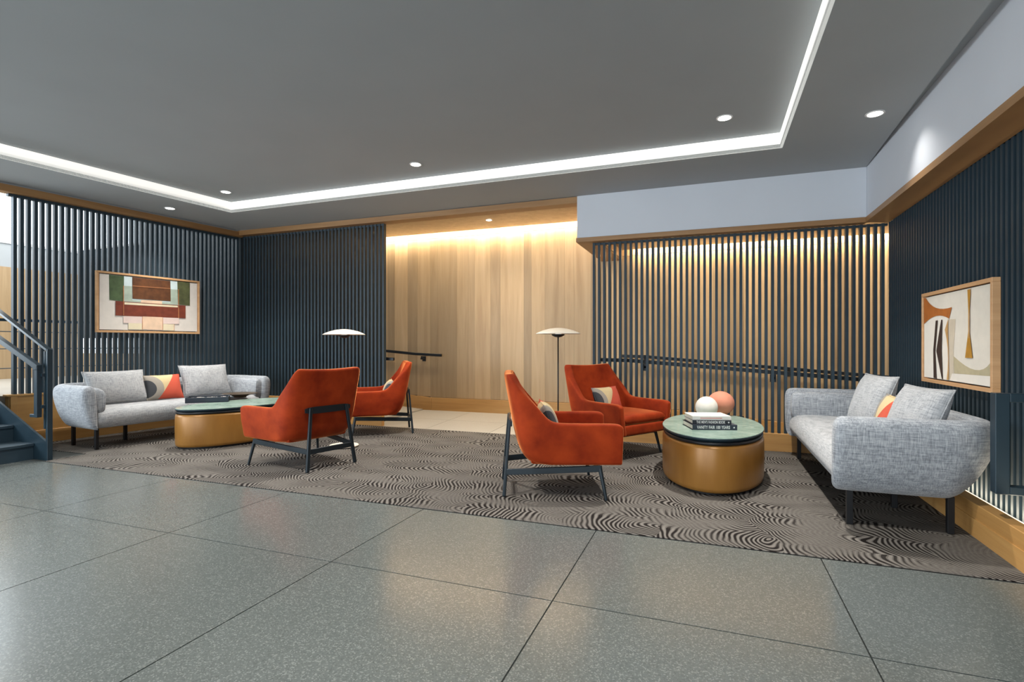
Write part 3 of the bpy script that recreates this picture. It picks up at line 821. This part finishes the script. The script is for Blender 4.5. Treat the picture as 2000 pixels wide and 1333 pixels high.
# chair cushions: local +y of the pillow is its face
def chair_pillow(ch, label, dx, dy, dz, mat, yaw=0, w=.44, h=.29):
    a = ch.rotation_euler.z; c, s = math.cos(a), math.sin(a)
    x = ch.location.x+c*dx-s*dy; y = ch.location.y+s*dx+c*dy
    return pillow(label, (x, y, dz), (math.radians(20), 0, a-PI/2+yaw), w, h, .13, mat, group='colour block cushions on the armchairs')
chair_pillow(chD, 'small colour block cushion on the armchair in front of the slats', -.055, .02, .525, M['pattern_chair'], .12, .42, .26)
chair_pillow(chC, 'small colour block cushion showing above the arm of the side-on armchair', -.03, -.06, .530, M['pattern_chair'], 0, .42, .27)
chair_pillow(chB, 'small pale cushion peeking over the arm of the farthest armchair', -.085, .0, .530, M['pattern_chair_b'], 0, .42, .25)

# ------------------------------------------------------------------ sofas
def sofa_shell():
    # U-shaped padded shell, leaning outwards. x along the length, -y towards the wall
    OUT = [(.205, -.07), (.213, -.03), (.245, .012), (.32, .055), (.42, .085), (.54, .105), (.625, .102), (.665, .060)]
    INN = [(.672, .0), (.645, -.035), (.56, -.045), (.47, -.050), (.40, -.055), (.25, -.06), (.205, -.06)]
    prof = OUT+INN
    Lx, Yf, Yb, RC = 1.08, .36, -.34, .17
    path = []     # point, outward normal, scale of outward lean
    for k in range(7): path.append(((Lx-.0, Yf-.0-(Yf-(Yb+RC))*k/6), (1, 0)))
    for k in range(1, 8):
        a = k/8*PI/2; path.append(((Lx-RC+RC*math.cos(a), Yb+RC-RC*math.sin(a)), (math.cos(a), -math.sin(a))))
    for k in range(0, 13): path.append(((Lx-RC-(2*Lx-2*RC)*k/12, Yb), (0, -1)))
    for k in range(1, 8):
        a = (8-k)/8*PI/2; path.append(((-(Lx-RC)-RC*math.cos(a), Yb+RC-RC*math.sin(a)), (-math.cos(a), -math.sin(a))))
    for k in range(7): path.append(((-Lx, Yb+RC+(Yf-(Yb+RC))*k/6), (-1, 0)))
    # rounded ends
    mb = MB(); vs = []; m = len(prof); n = len(path)
    cxo = .02; cz = .44
    sections = []
    def sec(pt, nr, f, push, back=1.0):
        s = []
        for z, o in prof:
            o = o-.085*max(0, -nr[1])*max(0, 1-(z-.2)/.40)**1.5
            oo = cxo+(o*back-cxo)*f; zz = cz+(z-cz)*(f*.5+.5) if f < 1 else z
            s.append((pt[0]+nr[0]*oo, pt[1]+nr[1]*oo+push, zz))
        return s
    for f, push in ((.30, .050), (.70, .042), (.92, .022)): sections.append(sec(path[0][0], path[0][1], f, push))
    for p, nr in path: sections.append(sec(p, nr, 1, 0))
    for f, push in ((.92, .022), (.70, .042), (.30, .050)): sections.append(sec(path[-1][0], path[-1][1], f, push))
    vs = [v for s in sections for v in s]; fs = []
    for i in range(len(sections)-1):
        for j in range(m): fs.append((i*m+j, i*m+(j+1) % m, (i+1)*m+(j+1) % m, (i+1)*m+j))
    fs.append(tuple(range(m))); fs.append(tuple(range((len(sections)-1)*m, len(sections)*m))[::-1])
    return mb.add(vs, fs)
def sofa_seat():
    # long seat with a full rounded front
    L = 1.025; prof = [(-.16, .212), (.0, .205), (.28, .207), (.345, .225), (.385, .275), (.392, .33), (.375, .385), (.33, .418), (.24, .430), (0, .425), (-.22, .415), (-.29, .38), (-.20, .25)]
    xs = [-L, -L+.012, -L+.04, -.9, -.6, -.3, -.01, 0, .01, .3, .6, .9, L-.04, L-.012, L]
    vs = []; m = len(prof); fs = []
    for x in xs:
        d = L-abs(x); f = 1 if d > .03 else .93+.07*d/.03
        for y, z in prof:
            vs.append((x, y*f, .318+(z-.318)*f))
    for i in range(len(xs)-1):
        for j in range(m): fs.append((i*m+j, i*m+(j+1) % m, (i+1)*m+(j+1) % m, (i+1)*m+j))
    fs.append(tuple(range(m))); fs.append(tuple(range((len(xs)-1)*m, len(xs)*m))[::-1])
    return MB().add(vs, fs)
def make_sofa():
    t = thing('sofa', '', 'sofa', group='two grey woven sofas')
    obj('shell', sofa_shell(), M['linen'], t, smooth=True, sub=2)
    obj('seat', sofa_seat(), M['linen_light'], t, smooth=True, sub=2)
    obj('back_cushion', soft_box(-.93, .93, -.335, -.26, .415, .60, r=.03), M['linen'], t, smooth=True, sub=1)
    for sg in (-1, 1):
        obj('arm_cushion', soft_box(min(sg*1.055, sg*.940), max(sg*1.055, sg*.940), -.22, .372, .36, .640, r=.052), M['linen'], t, smooth=True, sub=1)
    for x, y in ((-1.0, .30), (1.0, .30), (-.99, -.205), (.99, -.205), (-.52, -.06), (.52, -.06)):
        obj('leg', MB().box(x-.017, x+.017, y-.017, y+.017, 0, .215), M['black_metal'], t, bevel=.002, seg=1)
    return t
sfR = make_sofa()
sfR.location = (1.085, 4.755, 0); sfR.rotation_euler = (0, 0, PI/2+math.radians(0)); sfR['label'] = 'grey woven sofa against the right slat wall, end towards us'
sfL = copy_tree(sfR)
lmid = Vector((-5.944, 3.665))+LD*.90 - LN*.36
sfL.location = (lmid.x, lmid.y, 0); sfL.scale = (.93, 1, 1); sfL.rotation_euler = (0, 0, rz-PI); sfL['label'] = 'grey woven sofa below the left painting, beside the stairs'
# make its front face the room
def sofa_pt(sf, x, y):
    a = sf.rotation_euler.z; return (sf.location.x+math.cos(a)*x-math.sin(a)*y, sf.location.y+math.sin(a)*x+math.cos(a)*y)
def sofa_pillow(sf, label, x, y, z, w, h, t, mat, yaw=0, lean=18, roll=0, pm=None):
    p = sofa_pt(sf, x, y)
    o = pillow(label, (p[0], p[1], z), (0, 0, 0), w, h, t, mat, pm, group=None)
    Mx = Matrix.Rotation(sf.rotation_euler.z+yaw, 4, 'Z') @ Matrix.Rotation(math.radians(lean), 4, 'X') @ Matrix.Rotation(roll, 4, 'Y')
    o.rotation_euler = Mx.to_euler(); return o

# ------------------------------------------------------------------ oval tables
def make_table(name, label, a, b, loc, rzt, top=.42):
    t = thing(name, label, 'coffee table', loc, rzt)
    obj('plinth', MB().lathe([((a-.045, b-.045), 0), ((a-.045, b-.045), .02)], 96), M['black_metal'], t, smooth=False)
    mb = MB().lathe([((a-.06, b-.06), .016), ((a-.018, b-.018), .018), ((a-.006, b-.006), .026), ((a, b), .05), ((a+.003, b+.003), .2), ((a, b), top-.085), ((a-.006, b-.006), top-.068), ((a-.02, b-.02), top-.06), ((a-.05, b-.05), top-.06)], 96)
    obj('drum', mb, M['ochre'], t, smooth=True)
    obj('collar', MB().lathe([((a-.03, b-.03), top-.062), ((a-.010, b-.010), top-.058), ((a-.004, b-.004), top-.045), ((a-.012, b-.012), top-.034), ((a-.03, b-.03), top-.034)], 96), M['black_metal'], t, smooth=True)
    obj('rim_tray', MB().lathe([((a-.022, b-.022), top-.035), ((a-.004, b-.004), top-.020), ((a, b), top-.012), ((a-.002, b-.002), top-.008), ((a-.03, b-.03), top-.008)], 96), M['navy_metal'], t, smooth=True)
    obj('table_top', MB().lathe([((a-.02, b-.02), top-.010), ((a-.002, b-.002), top-.008), ((a, b), top-.003), ((a-.003, b-.003), top), ((a-.02, b-.02), top)], 96), M['marble'], t, smooth=False)
    return t
rtx, rty = from_cam(.377*4.50, 4.50)
tabR = make_table('coffee_table', 'oval ochre drum table with green marble top, books and two balls', .398, .735, (rtx, rty, 0), 0)
ltx, lty = from_cam(-3.12, 6.15)
tabL = make_table('coffee_table', 'oval ochre drum table with green top in front of the left sofa', .37, .72, (ltx, lty, 0), math.radians(58)+TH-PI/2)

# ------------------------------------------------------------------ floor lamps
def make_lamp():
    t = thing('floor_lamp', '', 'lamp', group='two cream disc floor lamps')
    obj('base', MB().lathe([(.13, .006), (.150, .007), (.152, .012), (.150, .018), (.02, .020)], 48), M['cream_metal'], t, smooth=False)
    obj('pole', MB().cyl((0, 0, .018), (0, 0, 1.19), .0065, n=12), M['black_metal'], t, smooth=True)
    obj('light_cup', MB().lathe([(.012, 1.165), (.035, 1.170), (.062, 1.186), (.064, 1.196), (.055, 1.197)], 40), M['black_metal'], t, smooth=True)
    obj('shade', MB().lathe([(.055, 1.2065), (.15, 1.204), (.220, 1.199), (.222, 1.202), (.20, 1.215), (.15, 1.235), (.09, 1.251), (.04, 1.258), (.004, 1.260)], 56), M['cream_metal'], t, smooth=True)
    obj('bulb', MB().lathe([(.03, 1.197), (.035, 1.2), (.02, 1.202)], 24), M['diffuser'], t)
    return t
lp = make_lamp()
x, y = from_cam(-.3169*5.69, 5.69); lp.location = (x, y, 0); lp['label'] = 'cream disc floor lamp between the two left armchairs'
lp2 = copy_tree(lp); x, y = from_cam(.0870*5.25, 5.25); lp2.location = (x, y, 0); lp2['label'] = 'cream disc floor lamp between the two right armchairs, in front of the oak wall'

# ------------------------------------------------------------------ things on the tables
def book(name, label, w, d, h, cover, loc, rzb, text=None, tsize=.02, ink=None, star=False, rounded=False):
    t = thing(name, label, 'book', loc, rzb)
    mb = MB().box(-w/2, w/2, -d/2, d/2, 0, .004).box(-w/2, w/2, -d/2, d/2, h-.004, h).box(-w/2, w/2, -d/2, -d/2+.004, .004, h-.004)
    obj('cover', mb, cover, t)
    obj('pages', MB().box(-w/2+.005, w/2-.005, -d/2+.0045, d/2-.006, .0045, h-.0045), M['pages'], t)
    if text:
        cu = bpy.data.curves.new('lettering', 'FONT'); cu.body = text; cu.size = tsize; cu.extrude = .0003; cu.offset = .0006; cu.align_x = 'CENTER'; cu.align_y = 'CENTER'
        cu.space_character = 1.08
        tmp = bpy.data.objects.new('tmp', cu); COL.objects.link(tmp)
        bpy.context.view_layer.update(); dg = bpy.context.evaluated_depsgraph_get()
        me = bpy.data.meshes.new_from_object(tmp.evaluated_get(dg)); bpy.data.objects.remove(tmp)
        xs = [v.co.x for v in me.vertices]; L = max(xs)-min(xs); k = (w*.74)/L
        for v in me.vertices: v.co.x *= k; v.co.y *= 1.0
        me.materials.clear(); me.materials.append(ink)
        link('lettering', me, t, (-.03*w, -d/2-.0004, h/2), (PI/2, 0, 0))
    if star:
        mb = MB(); vs = [(w*.43+r*math.cos(a), -d/2-.0006, h/2+r*math.sin(a)) for k in range(12) for r, a in [(.008 if k % 2 == 0 else .0045, k*PI/6)]]
        mb.add(vs, [tuple(range(12))]); obj('emblem', mb, M['ink_white'], t)
    return t
zt = .42
ya = TH-math.radians(1)
def onR(px, py, h): return floor_at(px, py, h)
bx, by = onR(1398, 843, zt); bd = Vector((-math.sin(ya), math.cos(ya)))
c1 = Vector((bx, by))+bd*.15
book('book', 'navy book at the bottom of the stack, lettered spine towards us', .345, .29, .040, M['book_navy'], (c1.x, c1.y, zt), ya-math.radians(2), 'VANITY FAIR 100 YEARS', .034, M['ink_white'], True)
book('book', 'black fashion book in the middle of the stack', .30, .26, .034, M['book_black'], (c1.x-.015, c1.y-.0, zt+.0405), ya-math.radians(3), "THE MEN'S FASHION BOOK", .030, M['ink_white'], True)
book('book', 'cream book with red lettering on top of the stack', .30, .24, .030, M['book_white'], (c1.x-.015, c1.y-.0, zt+.075), ya-math.radians(2), 'MODERN DESIGN' if False else None)
rl = [o for o in bpy.data.objects if o.get('label', '').startswith('cream book')][0]
obj('title_band', MB().box(-.09, .08, -.1206, -.1198, .012, .017), M['ink_red'], rl)
def ball(label, px, py, r, mat, squash, Z):
    X = (px-1000)/1035*Z; x, y = from_cam(X, Z)
    n = 20; prof = []
    for i in range(1, n): a = -PI/2+PI*i/n; prof.append((r*math.cos(a)*(1+.0), r*squash*(1+math.sin(a))))
    tag(obj('decorative_ball', MB().lathe(prof, 48), mat, None, (x, y, zt), smooth=True), label, 'ornament')
ball('white plaster ball behind the books, in front of the terracotta one', 1380, 794, .098, M['sphere_white'], 1.0, 4.87)
ball('larger terracotta pink ball on the green table', 1408, 787, .122, M['sphere_pink'], .93, 5.07)
# left table
ox, oy = floor_at(407, 783, .44)
bt = thing('storage_box', 'flat dark box holding white marbled pieces on the left table', 'box', (ox, oy, zt), TH+math.radians(24))
Wb, Db = .44, .27
obj('tray', MB().box(-Wb/2, Wb/2, -Db/2, Db/2, 0, .006).box(-Wb/2, Wb/2, -Db/2, -Db/2+.012, .006, .062).box(-Wb/2, Wb/2, Db/2-.012, Db/2, .006, .062).box(-Wb/2, -Wb/2+.012, -Db/2+.012, Db/2-.012, .006, .062).box(Wb/2-.012, Wb/2, -Db/2+.012, Db/2-.012, .006, .062), M['book_navy'], bt, bevel=.002, seg=1)
random.seed(3)
mb = MB()
for k in range(60):
    px_ = random.uniform(-Wb/2+.04, Wb/2-.04); py_ = random.uniform(-Db/2+.03, Db/2-.03); rr = random.uniform(.010, .018)
    mb.add([(px_+rr*math.cos(a)*math.cos(e_), py_+rr*math.sin(a)*math.cos(e_), .038+rr*.8*math.sin(e_)) for e_ in (-.9, 0, .9) for a in [q*PI/3 for q in range(6)]],
           [(i*6+j, i*6+(j+1) % 6, (i+1)*6+(j+1) % 6, (i+1)*6+j) for i in range(2) for j in range(6)]+[tuple(range(6))[::-1], tuple(range(12, 18))])
pp = obj('marbled_filling', mb, M['sphere_white'], bt, kind='stuff'); pp['label'] = 'white marbled pieces'
wx, wy = floor_at(469, 778, zt)
bw = MB().lathe([(.055, 0), (.072, .004), (.075, .014), (.11, .03), (.17, .042), (.205, .050), (.207, .054), (.17, .048), (.11, .037), (.07, .024), (.03, .020)], 56)
tag(obj('bowl', bw, M['bronze'], None, (wx, wy, zt), smooth=True), 'wide shallow dark bronze bowl on the left table', 'bowl')

# ------------------------------------------------------------------ sofa cushions
# right sofa: local x runs to the far end (away from us)
SGN = 1
P1 = M['linen_light']
sofa_pillow(sfR, 'grey cushion at the near end of the right sofa', -.74, -.11, .632, .50, .42, .17, P1, math.radians(12), 22)
sofa_pillow(sfR, 'grey cushion toward the far end of the right sofa', .28, -.12, .640, .54, .44, .17, P1, math.radians(10), 20)
sofa_pillow(sfR, 'colour block cushion between the grey cushions of the right sofa', -.24, -.10, .575, .42, .31, .13, M['pattern_flip'], 0, 18)
# left sofa
sofa_pillow(sfL, 'large grey cushion at the stair end of the left sofa', .54, -.125, .612, .64, .385, .17, P1, math.radians(3), 20)
sofa_pillow(sfL, 'colour block cushion between the grey cushions of the left sofa', .04, -.105, .575, .43, .31, .13, M['pattern_flip'], 0, 20)
sofa_pillow(sfL, 'grey cushion at the far end of the left sofa', -.50, -.125, .632, .62, .41, .17, P1, math.radians(-3), 20)

for o in (chA, chB, chC, chD, sfR, sfL, tabR, tabL, lp, lp2):
    o.location.z += .0085
for o in list(COL.objects):
    if o.parent is None and o.get('category') in ('cushion', 'book', 'ornament', 'box', 'bowl'): o.location.z += .0090
